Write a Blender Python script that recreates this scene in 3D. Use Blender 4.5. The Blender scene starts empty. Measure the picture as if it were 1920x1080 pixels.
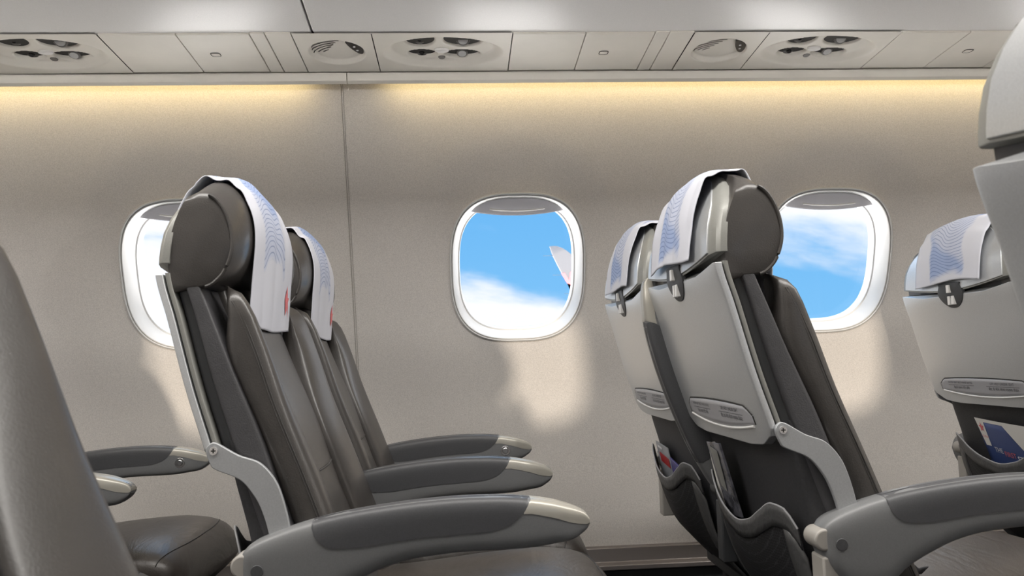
import bpy, bmesh, math, random
import numpy as np
from mathutils import Vector, Matrix
random.seed(7)
S = bpy.context.scene
COL = S.collection
R = math.radians
EYE = 0.85                      # camera height over the cabin floor
PITCH = 0.79                    # seat row pitch

# ------------------------------------------------------------------ camera
def cam_matrix(yaw, pitch, roll, loc):
    cy, sy, cp, sp = math.cos(yaw), math.sin(yaw), math.cos(pitch), math.sin(pitch)
    F = Vector((sy*cp, cy*cp, sp)); R0 = Vector((cy, -sy, 0)); U0 = R0.cross(F)
    c, s = math.cos(roll), math.sin(roll)
    Rt = c*R0 + s*U0; U = -s*R0 + c*U0
    return Matrix(((Rt.x, U.x, -F.x, loc[0]), (Rt.y, U.y, -F.y, loc[1]), (Rt.z, U.z, -F.z, loc[2]), (0, 0, 0, 1)))
cd = bpy.data.cameras.new('camera'); cam = bpy.data.objects.new('camera', cd); COL.objects.link(cam)
cd.sensor_width = 36; cd.lens = 1488.0/1920*36; cd.clip_start = .02; cd.clip_end = 500
cam.matrix_world = cam_matrix(R(3.738), R(5.100), R(-1.718), (0, 0, EYE))
cd.dof.use_dof = True; cd.dof.focus_distance = 1.7; cd.dof.aperture_fstop = 12
S.camera = cam
S.view_settings.view_transform = 'Standard'; S.view_settings.look = 'None'
S.view_settings.exposure = 0.0; S.view_settings.gamma = 1.0; S.view_settings.use_curve_mapping = False

# ------------------------------------------------------------------ sky
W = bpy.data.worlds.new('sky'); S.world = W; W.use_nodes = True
def nd(t, typ, **k):
    n = t.nodes.new(typ)
    for a, b in k.items(): setattr(n, a, b)
    return n
def mth(t, op, a, b=None, c=None, clamp=False):
    n = t.nodes.new('ShaderNodeMath'); n.operation = op; n.use_clamp = clamp
    for i, v in enumerate((a, b, c)):
        if v is None: continue
        if isinstance(v, (int, float)): n.inputs[i].default_value = v
        else: t.links.new(v, n.inputs[i])
    return n.outputs[0]
def mixc(t, f, a, b):
    n = t.nodes.new('ShaderNodeMix'); n.data_type = 'RGBA'
    for i, v in ((0, f), (6, a), (7, b)):
        if isinstance(v, (int, float)): n.inputs[i].default_value = v
        elif isinstance(v, tuple): n.inputs[i].default_value = (*v, 1)[:4]
        else: t.links.new(v, n.inputs[i])
    return n.outputs[2]
def sstep(t, v, lo, hi):
    n = t.nodes.new('ShaderNodeMapRange'); n.interpolation_type = 'SMOOTHSTEP'
    t.links.new(v, n.inputs[0]); n.inputs[1].default_value = lo; n.inputs[2].default_value = hi
    return n.outputs[0]
def build_sky():
    t = W.node_tree; t.nodes.clear()
    out = nd(t, 'ShaderNodeOutputWorld'); bg = nd(t, 'ShaderNodeBackground')
    tc = nd(t, 'ShaderNodeTexCoord'); sp = nd(t, 'ShaderNodeSeparateXYZ'); t.links.new(tc.outputs['Generated'], sp.inputs[0])
    ay = mth(t, 'MAXIMUM', mth(t, 'ABSOLUTE', sp.outputs[1]), .05)
    a = mth(t, 'DIVIDE', sp.outputs[0], ay); b = mth(t, 'DIVIDE', sp.outputs[2], ay)
    blue = mixc(t, sstep(t, b, -.05, .3), (.24, .60, 1.0), (.15, .50, .96))
    mp = nd(t, 'ShaderNodeCombineXYZ')
    t.links.new(mth(t, 'MULTIPLY', a, 3.0), mp.inputs[0]); t.links.new(mth(t, 'MULTIPLY', mth(t, 'ADD', b, mth(t, 'MULTIPLY', a, .18)), 9.0), mp.inputs[1])
    nz = nd(t, 'ShaderNodeTexNoise'); nz.inputs['Scale'].default_value = 1.6; nz.inputs['Detail'].default_value = 6; nz.inputs['Roughness'].default_value = .55
    t.links.new(mp.outputs[0], nz.inputs['Vector'])
    n = mth(t, 'SUBTRACT', nz.outputs[0], .5)
    # low cloud bank that falls away towards the nose, high veil further forward, streaks further aft
    low = mth(t, 'SUBTRACT', mth(t, 'SUBTRACT', .102, mth(t, 'MULTIPLY', a, .20)), b)
    low = sstep(t, mth(t, 'ADD', low, mth(t, 'MULTIPLY', n, .12)), -.012, .03)
    low = mth(t, 'MULTIPLY', low, mth(t, 'SUBTRACT', 1, sstep(t, a, .2, .36)))
    hi = mth(t, 'SUBTRACT', mth(t, 'SUBTRACT', b, .142), mth(t, 'MULTIPLY', mth(t, 'SUBTRACT', a, .42), -.36))
    hi = sstep(t, mth(t, 'ADD', mth(t, 'MULTIPLY', hi, .8), mth(t, 'MULTIPLY', n, .16)), -.035, .035)
    hi = mth(t, 'MULTIPLY', hi, sstep(t, a, .22, .38))
    st = sstep(t, mth(t, 'ADD', mth(t, 'MULTIPLY', mth(t, 'SINE', mth(t, 'ADD', mth(t, 'MULTIPLY', b, 95.0), mth(t, 'MULTIPLY', a, 9.0))), .08), mth(t, 'MULTIPLY', n, 1.3)), -.16, .10)
    st = mth(t, 'MULTIPLY', st, mth(t, 'SUBTRACT', 1, sstep(t, a, -.25, -.1)))
    m = mth(t, 'MAXIMUM', mth(t, 'MAXIMUM', low, hi), st)
    # unseen cloud deck below and zenith, brightness added to light cabin and leather
    col = mixc(t, m, blue, (1.05, 1.07, 1.12))
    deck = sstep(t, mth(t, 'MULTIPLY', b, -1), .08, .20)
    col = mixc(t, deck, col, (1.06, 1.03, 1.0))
    t.links.new(col, bg.inputs[0])
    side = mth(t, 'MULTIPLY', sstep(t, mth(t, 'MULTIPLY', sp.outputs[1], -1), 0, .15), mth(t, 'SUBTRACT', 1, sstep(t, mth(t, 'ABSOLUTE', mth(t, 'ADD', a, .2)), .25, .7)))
    deck_fill = mth(t, 'MULTIPLY', side, mth(t, 'SUBTRACT', 1, sstep(t, mth(t, 'MULTIPLY', b, -1), .4, .75)))
    steep_fill = mth(t, 'MULTIPLY', mth(t, 'MULTIPLY', sstep(t, mth(t, 'MULTIPLY', b, -1), .55, 1.0), sstep(t, sp.outputs[1], 0, .12)), 19.0)  # extra upward glow added for the overhead panels, far side only
    deck_fill = mth(t, 'MULTIPLY', deck, mth(t, 'ADD', mth(t, 'ADD', 2.0, steep_fill), mth(t, 'MULTIPLY', deck_fill, 26.0)))
    k = mth(t, 'ADD', mth(t, 'ADD', 1.0, deck_fill), mth(t, 'MULTIPLY', sstep(t, b, .32, .6), 1.6))
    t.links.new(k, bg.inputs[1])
    t.links.new(bg.outputs[0], out.inputs[0])
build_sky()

# ------------------------------------------------------------------ sun and cabin lamps
def light(name, typ, energy, color=(1, 1, 1), **k):
    d = bpy.data.lights.new(name, typ); d.energy = energy; d.color = color
    for a, b in k.items(): setattr(d, a, b)
    o = bpy.data.objects.new(name, d); COL.objects.link(o); return o
sun = light('sun', 'SUN', 2.3, (1, .86, .70), angle=R(1.7))
sun.rotation_euler = Vector((.225, 1, -.096)).to_track_quat('-Z', 'Y').to_euler()
o = light('aisle_ceiling_lamp', 'AREA', 80, (1, .965, .92), shape='RECTANGLE', size=5.6, size_y=.34)
o.location = (0.2, .84, EYE+1.16)
# warm cove lamps behind the valance, one per bin, washing down the sidewall
for x0, x1 in ((-2.9, -.37), (-.17, 2.9)):
    o = light('cove_lamp', 'AREA', .55*(x1-x0), (1, .77, .36), shape='RECTANGLE', size=x1-x0, size_y=.02)
    o.location = ((x0+x1)/2, 1.945, EYE+.703)
    o.rotation_euler = (R(58), 0, 0)

# ------------------------------------------------------------------ materials
MAT = {}
def mat(name, col, rough=.5, metal=0., spec=.5, noise=None, bump=None, coat=0., sheen=0.):
    m = bpy.data.materials.new(name); m.use_nodes = True; t = m.node_tree
    p = t.nodes['Principled BSDF']
    p.inputs['Base Color'].default_value = (*col, 1); p.inputs['Roughness'].default_value = rough
    p.inputs['Metallic'].default_value = metal; p.inputs['Specular IOR Level'].default_value = spec
    p.inputs['Coat Weight'].default_value = coat; p.inputs['Coat Roughness'].default_value = .2
    tc = nd(t, 'ShaderNodeTexCoord')
    if noise:
        sc, amt = noise
        n = nd(t, 'ShaderNodeTexNoise'); n.inputs['Scale'].default_value = sc; n.inputs['Detail'].default_value = 3
        t.links.new(tc.outputs['Object'], n.inputs['Vector'])
        f = sstep(t, n.outputs[0], .3, .7)
        t.links.new(mixc(t, f, tuple(c*(1-amt) for c in col), tuple(min(1, c*(1+amt)) for c in col)), p.inputs['Base Color'])
    if bump:
        prev = None
        for sc, st, dist, stretch in bump:
            n = nd(t, 'ShaderNodeTexNoise'); n.inputs['Scale'].default_value = sc; n.inputs['Detail'].default_value = 3
            n.inputs['Distortion'].default_value = dist
            mp = nd(t, 'ShaderNodeMapping'); mp.inputs['Scale'].default_value = stretch
            t.links.new(tc.outputs['Object'], mp.inputs[0]); t.links.new(mp.outputs[0], n.inputs['Vector'])
            b = nd(t, 'ShaderNodeBump'); b.inputs['Strength'].default_value = st; b.inputs['Distance'].default_value = .01
            t.links.new(n.outputs[0], b.inputs['Height'])
            if prev: t.links.new(prev, b.inputs['Normal'])
            prev = b.outputs[0]
        t.links.new(prev, p.inputs['Normal'])
    MAT[name] = m; return m
one = (1, 1, 1)
mat('wall', (.665, .635, .605), .7, spec=.25, noise=(420, .10), bump=[(500, .12, 0, one)])
mat('plastic_beige', (.78, .745, .675), .45, spec=.35, noise=(9, .03))
mat('plastic_bin', (.78, .765, .745), .33, spec=.5, noise=(600, .03))
mat('plastic_white', (.78, .77, .75), .4)
mat('window_white', (.58, .58, .575), .38)
mat('shade', (.82, .82, .87), .5)
mat('leather', (.050, .045, .041), .39, spec=.55, noise=(14, .10), bump=[(7, .03, .8, (1, 1, .5)), (500, .08, 0, one)], coat=.3)
mat('leather_worn', (.062, .053, .046), .36, spec=.6, noise=(14, .10), bump=[(9, .32, 1.6, (1.4, .6, 1)), (500, .10, 0, one)])
mat('leather_side', (.064, .063, .067), .43, spec=.55, noise=(14, .08), bump=[(14, .10, .6, (1, 1, .6)), (600, .15, 0, one)])
mat('seam', (.05, .046, .043), .6)
mat('shell', (.60, .615, .625), .32, metal=.55, spec=.5, noise=(700, .05))
mat('shell_edge', (.27, .27, .25), .42, metal=.2, noise=(700, .04))
mat('dark_plastic', (.045, .047, .05), .5)
mat('lower_back', (.042, .042, .045), .62, noise=(250, .12))
mat('arm_grey', (.165, .168, .170), .42, noise=(700, .05))
mat('arm_pad', (.066, .067, .071), .48, noise=(600, .08))
mat('arm_tip', (.42, .40, .35), .33, metal=.25)
mat('bracket', (.42, .43, .44), .42, metal=.3, noise=(500, .05))
mat('chrome', (.75, .75, .76), .18, metal=1.)
mat('hinge', (.36, .34, .31), .45)
mat('trim_pocket', (.075, .075, .075), .5, bump=[(60, .2, .5, one)])
mat('piping', (.35, .35, .36), .35)  # light grey stands in for reflections on the pocket rim
mat('placard', (.40, .40, .42), .4)
mat('ink', (.06, .06, .065), .6)
mat('ink_red', (.35, .07, .07), .6)
mat('black_gloss', (.012, .012, .014), .15)
mat('gap', (.025, .023, .02), .8)
mat('lens', (.55, .55, .54), .12, spec=.7)
mat('cup_dark', (.16, .15, .14), .5)
mat('carpet', (.035, .036, .04), .95, noise=(300, .3))
mat('rail', (.26, .235, .225), .35, metal=.5)
mat('belt', (.03, .03, .035), .7)
mat('paper', (.72, .70, .66), .6)
mat('paper_blue', (.045, .075, .21), .4)
mat('paper_red', (.42, .03, .035), .4)
mat('paper_grey', (.33, .34, .36), .4)
mat('paper_purple', (.10, .09, .27), .35)
mat('cover_gloss', (.10, .10, .115), .16, noise=(38, .8))
mat('letter_white', (.75, .75, .76), .6)
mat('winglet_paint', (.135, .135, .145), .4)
mat('logo_red', (.66, .16, .17), .7)
# pocket netting: fine diagonal mesh of dark cord
def net_mat():
    m = bpy.data.materials.new('net'); m.use_nodes = True; t = m.node_tree; p = t.nodes['Principled BSDF']
    tc = nd(t, 'ShaderNodeTexCoord'); v = nd(t, 'ShaderNodeTexVoronoi'); v.feature = 'DISTANCE_TO_EDGE'; v.inputs['Scale'].default_value = 210
    v.inputs['Randomness'].default_value = .25
    t.links.new(tc.outputs['Object'], v.inputs['Vector'])
    t.links.new(mixc(t, sstep(t, v.outputs['Distance'], .02, .10), (.035, .035, .038), (.006, .006, .007)), p.inputs['Base Color'])
    p.inputs['Roughness'].default_value = .7; MAT['net'] = m
net_mat()
def glass_mat():
    m = bpy.data.materials.new('glass'); m.use_nodes = True; t = m.node_tree; t.nodes.clear()
    out = nd(t, 'ShaderNodeOutputMaterial'); mx = nd(t, 'ShaderNodeMixShader'); tr = nd(t, 'ShaderNodeBsdfTransparent'); gl = nd(t, 'ShaderNodeBsdfGlossy')
    gl.inputs['Roughness'].default_value = .03; tr.inputs[0].default_value = (.98, .985, .99, 1); mx.inputs[0].default_value = .03
    t.links.new(tr.outputs[0], mx.inputs[1]); t.links.new(gl.outputs[0], mx.inputs[2]); t.links.new(mx.outputs[0], out.inputs[0]); MAT['glass'] = m
glass_mat()
def cloth_mat():
    m = bpy.data.materials.new('cloth'); m.use_nodes = True; t = m.node_tree; p = t.nodes['Principled BSDF']
    uv = nd(t, 'ShaderNodeTexCoord'); sp = nd(t, 'ShaderNodeSeparateXYZ'); t.links.new(uv.outputs['UV'], sp.inputs[0])
    u, v = sp.outputs[0], sp.outputs[1]
    nz = nd(t, 'ShaderNodeTexNoise'); nz.inputs['Scale'].default_value = 2.3; nz.inputs['Detail'].default_value = 1.5; t.links.new(uv.outputs['UV'], nz.inputs['Vector'])
    n = mth(t, 'SUBTRACT', nz.outputs[0], .5)
    # contour lines that sag like ripples, thin navy on pale blue
    ph = mth(t, 'ADD', mth(t, 'MULTIPLY', v, 52.0), mth(t, 'MULTIPLY', mth(t, 'SINE', mth(t, 'MULTIPLY', u, 11.0)), 1.3))
    ph = mth(t, 'ADD', ph, mth(t, 'MULTIPLY', n, 10.0))
    ln = mth(t, 'ABSOLUTE', mth(t, 'SUBTRACT', mth(t, 'FRACT', ph), .5))
    line = mth(t, 'SUBTRACT', 1, sstep(t, ln, .05, .17))
    du = mth(t, 'ABSOLUTE', mth(t, 'SUBTRACT', u, .46))
    wd = mth(t, 'ADD', .29, mth(t, 'MULTIPLY', n, .95))
    mu = mth(t, 'SUBTRACT', 1, sstep(t, mth(t, 'SUBTRACT', du, wd), -.04, .01))
    vb = mth(t, 'ADD', mth(t, 'MULTIPLY', mth(t, 'SINE', mth(t, 'MULTIPLY', u, 8.0)), .03), mth(t, 'MULTIPLY', n, .38))
    mv1 = mth(t, 'MULTIPLY', sstep(t, mth(t, 'ADD', v, vb), .17, .19), mth(t, 'SUBTRACT', 1, sstep(t, mth(t, 'ADD', v, vb), .95, .99)))
    msk = mth(t, 'MULTIPLY', mu, mv1)
    tint = mth(t, 'MULTIPLY', msk, mth(t, 'ADD', .26, mth(t, 'MULTIPLY', sstep(t, mth(t, 'ADD', mth(t, 'SINE', mth(t, 'ADD', mth(t, 'MULTIPLY', v, 13.0), mth(t, 'MULTIPLY', u, 3.5))), mth(t, 'MULTIPLY', n, 2.0)), -.1, .6), .42)))
    c = mixc(t, tint, (.63, .64, .70), (.20, .31, .58))
    c = mixc(t, mth(t, 'MULTIPLY', mth(t, 'MULTIPLY', line, msk), .55), c, (.10, .15, .32))
    t.links.new(c, p.inputs['Base Color']); p.inputs['Roughness'].default_value = .85; p.inputs['Specular IOR Level'].default_value = .15
    MAT['cloth'] = m
cloth_mat()

# ------------------------------------------------------------------ mesh helpers
def smooth_pts(pts, n=8, closed=False):
    P = [Vector(p) for p in pts]; out = []; m = len(P)
    rng = range(m) if closed else range(m-1)
    for i in rng:
        p0 = P[(i-1) % m] if closed or i > 0 else P[0]; p1 = P[i]; p2 = P[(i+1) % m]; p3 = P[(i+2) % m] if closed or i < m-2 else P[-1]
        for k in range(n):
            s = k/n
            out.append(.5*((2*p1)+(p2-p0)*s+(2*p0-5*p1+4*p2-p3)*s*s+(3*p1-p0-3*p2+p3)*s**3))
    if not closed: out.append(P[-1])
    return out
class Curve:                                  # monotone cubic through (t, value) pairs
    def __init__(s, pts):
        pts = sorted(pts); s.x = np.array([p[0] for p in pts], float); s.y = np.array([p[1] for p in pts], float)
        h = np.diff(s.x); d = np.diff(s.y)/h; m = np.zeros(len(s.x)); m[0] = d[0]; m[-1] = d[-1]
        for i in range(1, len(m)-1):
            m[i] = 0 if d[i-1]*d[i] <= 0 else 2*d[i-1]*d[i]/(d[i-1]+d[i])
        s.m = m
    def __call__(s, t):
        if t <= s.x[0]: return float(s.y[0]+(t-s.x[0])*s.m[0]*.6)
        if t >= s.x[-1]: return float(s.y[-1]+(t-s.x[-1])*s.m[-1]*.6)
        i = int(np.searchsorted(s.x, t))-1; h = s.x[i+1]-s.x[i]; u = (t-s.x[i])/h
        return float((2*u**3-3*u*u+1)*s.y[i]+(u**3-2*u*u+u)*h*s.m[i]+(-2*u**3+3*u*u)*s.y[i+1]+(u**3-u*u)*h*s.m[i+1])
def link(name, bm, m, parent=None, sharp=40, bevel=None, solid=None, sub=0):
    bmesh.ops.recalc_face_normals(bm, faces=bm.faces[:])
    me = bpy.data.meshes.new(name); bm.to_mesh(me); bm.free()
    for p in me.polygons: p.use_smooth = True
    me.set_sharp_from_angle(angle=R(sharp))
    for k in (m if isinstance(m, (list, tuple)) else [m]): me.materials.append(MAT[k])
    o = bpy.data.objects.new(name, me); COL.objects.link(o)
    if parent: o.parent = parent
    if solid:
        md = o.modifiers.new('t', 'SOLIDIFY'); md.thickness = solid; md.offset = 0
    if bevel:
        md = o.modifiers.new('b', 'BEVEL'); md.width = bevel; md.segments = 3; md.limit_method = 'ANGLE'; md.angle_limit = R(40)
    if sub:
        md = o.modifiers.new('s', 'SUBSURF'); md.levels = sub; md.render_levels = sub
    return o
def loft(loops, bm=None, closed=True, caps=True):
    bm = bm or bmesh.new(); prev = None; first = None
    for L in loops:
        vs = [bm.verts.new(p) for p in L]
        if prev:
            n = len(vs)
            for i in range(n if closed else n-1):
                bm.faces.new((prev[i], prev[(i+1) % n], vs[(i+1) % n], vs[i]))
        else: first = vs
        prev = vs
    if caps and closed:
        bm.faces.new(first[::-1]); bm.faces.new(prev)
    return bm
def box(x0, x1, y0, y1, z0, z1, bm=None):
    bm = bm or bmesh.new()
    return loft([[(x0, y0, z), (x1, y0, z), (x1, y1, z), (x0, y1, z)] for z in (z0, z1)], bm)
def extrude(outline, y0, y1, bm=None):        # outline in (x, z)
    return loft([[(p[0], y, p[1]) for p in outline] for y in (y0, y1)], bm)
def tube(pts, r, bm=None, n=8, caps=True):
    pts = [Vector(p) for p in pts]; loops = []
    for i, p in enumerate(pts):
        d = (pts[min(i+1, len(pts)-1)]-pts[max(i-1, 0)]).normalized()
        a = d.cross(Vector((0, 0, 1)) if abs(d.z) < .9 else Vector((1, 0, 0))).normalized(); b = d.cross(a)
        loops.append([p+r*(math.cos(2*math.pi*k/n)*a+math.sin(2*math.pi*k/n)*b) for k in range(n)])
    return loft(loops, bm, caps=caps)
def disc(c, axis, r, h, bm=None, n=28, r2=None):
    c = Vector(c); ax = Vector(axis).normalized(); r2 = r if r2 is None else r2
    a = ax.cross(Vector((0, 0, 1)) if abs(ax.z) < .9 else Vector((1, 0, 0))).normalized(); b = ax.cross(a)
    ring = lambda rr, k: [c+ax*k+rr*(math.cos(2*math.pi*i/n)*a+math.sin(2*math.pi*i/n)*b) for i in range(n)]
    return loft([ring(r, 0), ring(r2, h)], bm)
def sup(th, e):
    c, s = math.cos(th), math.sin(th)
    return math.copysign(abs(c)**(2/e), c), math.copysign(abs(s)**(2/e), s)
def loft_z(zs, xr, xf, w, e=5, n=56, crown=0, front_crown=0, zmap=None, y0=0, xshift=None):
    loops = []
    for z in zs:
        a, b, hw = xr(z), xf(z), w(z); L = []
        for k in range(n):
            c, s = sup(2*math.pi*(k+.5)/n, e)
            y = hw*c; x = (a+b)/2+(b-a)/2*s
            if s < 0: x -= crown*(1-(y/max(hw, 1e-4))**2)*min(1, -s*1.5)
            if s > 0: x += front_crown*(1-(y/max(hw, 1e-4))**2)*min(1, s*1.5)
            zz = zmap(y, z) if zmap else z
            if xshift: x += xshift(zz, z)
            L.append((x, y0+y, zz+EYE))
        loops.append(L)
    return loft(loops)
def sheet(f, nu, nv, bm=None, uv=False):
    bm = bm or bmesh.new(); V = [[bm.verts.new(f(i/nu, j/nv)) for j in range(nv+1)] for i in range(nu+1)]
    ul = bm.loops.layers.uv.verify() if uv else None
    for i in range(nu):
        for j in range(nv):
            fc = bm.faces.new((V[i][j], V[i+1][j], V[i+1][j+1], V[i][j+1]))
            if uv:
                for lp, (a, b) in zip(fc.loops, ((i, j), (i+1, j), (i+1, j+1), (i, j+1))): lp[ul].uv = (a/nu, b/nv)
    return bm
def thing(name, label, cat, loc=(0, 0, 0), group=None, rz=0):
    o = bpy.data.objects.new(name, None); COL.objects.link(o); o.location = loc; o.rotation_euler = (0, 0, rz)
    o.empty_display_size = .05
    o['label'] = label; o['category'] = cat
    if group: o['group'] = group
    return o
def tag(o, label, cat, group=None):
    o['label'] = label; o['category'] = cat
    if group: o['group'] = group
    return o
def struct(o): o['kind'] = 'structure'; return o
def copy_tree(o, parent=None):
    c = o.copy(); COL.objects.link(c)
    if parent: c.parent = parent
    for ch in list(o.children): copy_tree(ch, c)
    return c
def text_bm(s, size, place, bm=None):         # lettering laid on a surface: place(tx, ty) -> point
    cu = bpy.data.curves.new('t', 'FONT'); cu.body = s; cu.size = size; cu.align_x = 'CENTER'; cu.align_y = 'CENTER'; cu.resolution_u = 3
    ob = bpy.data.objects.new('t', cu); COL.objects.link(ob)
    dg = bpy.context.evaluated_depsgraph_get(); me = bpy.data.meshes.new_from_object(ob.evaluated_get(dg))
    bm = bm or bmesh.new(); k = len(bm.verts); bm.from_mesh(me); bm.verts.ensure_lookup_table()
    for v in bm.verts[k:]: v.co = place(v.co.x, v.co.y)
    bpy.data.objects.remove(ob); bpy.data.curves.remove(cu); bpy.data.meshes.remove(me)
    return bm
def poly_bm(pts, place, bm=None):
    bm = bm or bmesh.new(); f = bm.faces.new([bm.verts.new(place(*p)) for p in pts]); bmesh.ops.triangulate(bm, faces=[f]); return bm

# ------------------------------------------------------------------ cabin sidewalls and windows
WALL_Y = Curve([(-.85, 2.24), (-.6, 2.285), (-.3, 2.297), (-.15, 2.282), (.05, 2.23), (.25, 2.165), (.5, 2.08), (.78, 1.982), (.9, 1.94)])
WIN_X = [.16+.875*k for k in range(-3, 4)]
WIN_Z = .247; WHX, WHZ = .187, .198; CELL = .4375; ZLO, ZHI = -.54, .82
MID = 1.68                                     # twice the cabin's centre line: near side is mirrored, its windows slid along
def dish(dx, z):
    dz = z-WIN_Z
    hz = .345 if dz > 0 else .62
    r = ((abs(dx)/.285)**2.6+(abs(dz)/hz)**2.6)**(1/2.6)
    s = min(1, max(0, (1.0-r)/(.36 if dz > 0 else .36+.3*min(1, -dz/.3)))); s = s*s*(3-2*s)
    return .011*s
def wall_pt(dx, z, xc): return (xc+dx, WALL_Y(z)+dish(dx, z)-.010, z+EYE)
def win_out(th, sx=1., sz=1., e=2.9):
    c, s = sup(th, e); return WHX*sx*c, WIN_Z+WHZ*sz*s
def wall_bm(shift=0):
    bm = bmesh.new(); NA = 96
    for xc in [x+shift for x in WIN_X]:
        loops = []
        for j in range(27):
            t = (j/26)**1.25; L = []
            for k in range(NA):
                th = 2*math.pi*k/NA
                hx, hz = win_out(th)
                # the same direction carried out to the panel rectangle
                c, s = math.cos(th), math.sin(th); m = max(abs(c), abs(s)); c /= m; s /= m
                ox = c*CELL; oz = WIN_Z+(s*(ZHI-WIN_Z) if s > 0 else s*(WIN_Z-ZLO))
                L.append(wall_pt(hx+(ox-hx)*t, hz+(oz-hz)*t, xc))
            loops.append(L)
        loft(loops, bm, caps=False)
    bmesh.ops.remove_doubles(bm, verts=bm.verts[:], dist=1e-4)
    return bm
wl = struct(link('wall_left', wall_bm(), 'wall'))
bm = wall_bm(.27)  # unseen near windows slid forward to aim the sun patches
for v in bm.verts: v.co.y = MID-v.co.y
struct(link('wall_right', bm, 'wall'))
def make_window(i, xc, mirror=False):
    f = lambda dx, z, d: (xc+dx, (WALL_Y(z)+dish(dx, z)-.010+d) if not mirror else MID-(WALL_Y(z)+dish(dx, z)-.010+d), z+EYE)
    rings = [(1.0, 0.0), (1.004, -.003), (.99, -.0045), (.978, -.003), (.975, .002), (.972, .002), (.969, -.0015), (.958, -.001), (.945, .004),
             (.918, .022), (.892, .044), (.886, .046), (.882, .050), (.862, .052), (.858, .056), (.856, .085)]
    # the lower sill is wider than the head: shift the deeper rings up a little
    loops = []
    for s, d in rings:
        L = []
        for k in range(96):
            dx, z = win_out(2*math.pi*k/96, s, s); z += .010*max(0, (d-.004)/.05); L.append(f(dx, z, d))
        loops.append(L)
    fr = struct(link('window_%d' % i, loft(loops, caps=False), 'window_white', sharp=30))
    pane = [f(win_out(2*math.pi*k/96, .86, .86)[0], win_out(2*math.pi*k/96, .86, .86)[1]+.010, .080) for k in range(96)]
    bm = bmesh.new(); bm.faces.new([bm.verts.new(p) for p in pane]); link('window_pane', bm, 'glass', fr)
    # blind drawn a little way down, its lower edge bowed
    top = WIN_Z+WHZ*.965
    def shade_low(dx): return .404-.013*(1-(dx/.135)**2)
    def shade(u, v):
        # across the opening at each height
        z1 = top-.001; dxm = .176; dx = (2*u-1)*dxm
        zt = WIN_Z+WHZ*.955*max(0, 1-(abs(dx)/(WHX*.955))**2.9)**(1/2.9)
        zb = min(shade_low(dx), zt); return f(dx, zb+(zt-zb)*v, .016+.006*(1-v))
    sh = link('window_shade', sheet(shade, 40, 8), 'shade', fr, solid=.004)
    hb = bmesh.new()
    tube([f(dx, .411-.009*(1-(dx/.1)**2), .016) for dx in np.linspace(-.075, .075, 20)], .0022, hb)
    link('shade_handle', hb, 'plastic_white', sh)
    return fr
n = 0
for xc in WIN_X: n += 1; make_window(n, xc)
for xc in WIN_X: n += 1; make_window(n, xc+.27, True)
# joint between two sidewall panels
def joint(x): return [(x, WALL_Y(z)-.0105, z+EYE) for z in np.linspace(-.53, .80, 40)]
bm = tube(joint(-.2925), .0009); tube(joint(-.2875), .0006, bm)
struct(link('trim_1', bm, 'hinge'))
# lower rail along the wall, carpet, ceiling, end walls
rail = [(2.262, -.536), (2.300, -.532), (2.300, -.592), (2.235, -.592), (2.235, -.578), (2.255, -.574)]
struct(link('baseboard_left', loft([[(x, y, z+EYE) for y, z in rail] for x in (-2.9, 3.2)]), 'rail', bevel=.003))
low = [(2.30, -.59), (2.30, -.85), (2.27, -.85), (2.262, -.60)]
struct(link('baseboard_left_lower', loft([[(x, y, z+EYE) for y, z in low] for x in (-2.9, 3.2)]), 'dark_plastic'))
struct(link('floor', box(-2.9, 3.2, -.75, 2.42, -.03, 0), 'carpet'))
struct(link('baseboard_right', box(-2.9, 3.2, -.62, -.60, 0, EYE-.53), 'dark_plastic'))
struct(link('ceiling', box(-2.9, 3.2, -.4, 1.4, EYE+1.18, EYE+1.2), 'plastic_bin'))
struct(link('ceiling_right', loft([[(x, -.41, EYE+1.19), (x, -.34, EYE+.76), (x, -.36, EYE+.76), (x, -.43, EYE+1.19)] for x in (-2.9, 3.2)]), 'plastic_bin'))
struct(link('ceiling_left', loft([[(x, 2.05, EYE+.80), (x, 1.38, EYE+1.185), (x, 1.38, EYE+1.20), (x, 2.07, EYE+.81)] for x in (-2.9, 3.2)]), 'plastic_bin'))
struct(link('wall_back', box(-2.92, -2.9, -.75, 2.42, 0, EYE+1.2), 'wall'))
struct(link('wall_front', box(3.2, 3.22, -.75, 2.42, 0, EYE+1.2), 'wall'))

# ------------------------------------------------------------------ overhead bins, valance
BIN = smooth_pts([(1.697, .724, 0), (1.64, .731, 0), (1.56, .744, 0), (1.46, .768, 0), (1.36, .81, 0), (1.27, .885, 0), (1.22, .98, 0), (1.20, 1.08, 0), (1.2, 1.179, 0)], 5)
seams = [-2.9, -1.93, -.3105, 1.31, 3.2]
blab = ['white overhead bin at the far aft end of the cabin', 'white overhead bin above the left window, left of the bin seam',
        'long white overhead bin above the middle window, right of the bin seam', 'white overhead bin beyond the right edge of the view']
for k in range(4):
    x0, x1 = seams[k]+.0022, seams[k+1]-.0022
    if k in (0, 3): pass
    outer = [(p[0], p[1]) for p in BIN]; prof = outer+[(1.30, 1.179), (1.72, .90), (1.72, .727)]
    ob = link('overhead_bin', loft([[(x, y, z+EYE) for y, z in prof] for x in (x0, x1)]), 'plastic_bin', sharp=30, bevel=.003)
    tag(ob, blab[k], 'overhead bin', 'overhead bins')
struct(link('trim_2', box(-2.9, 3.2, 1.725, 1.93, EYE+.735, EYE+.75), 'gap'))   # dark carrier above the service panels
val = [(1.905, .708), (1.9045, .700), (1.908, .689), (1.918, .6845), (1.926, .687), (1.930, .70), (1.930, .735), (1.918, .735), (1.914, .709)]
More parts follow.
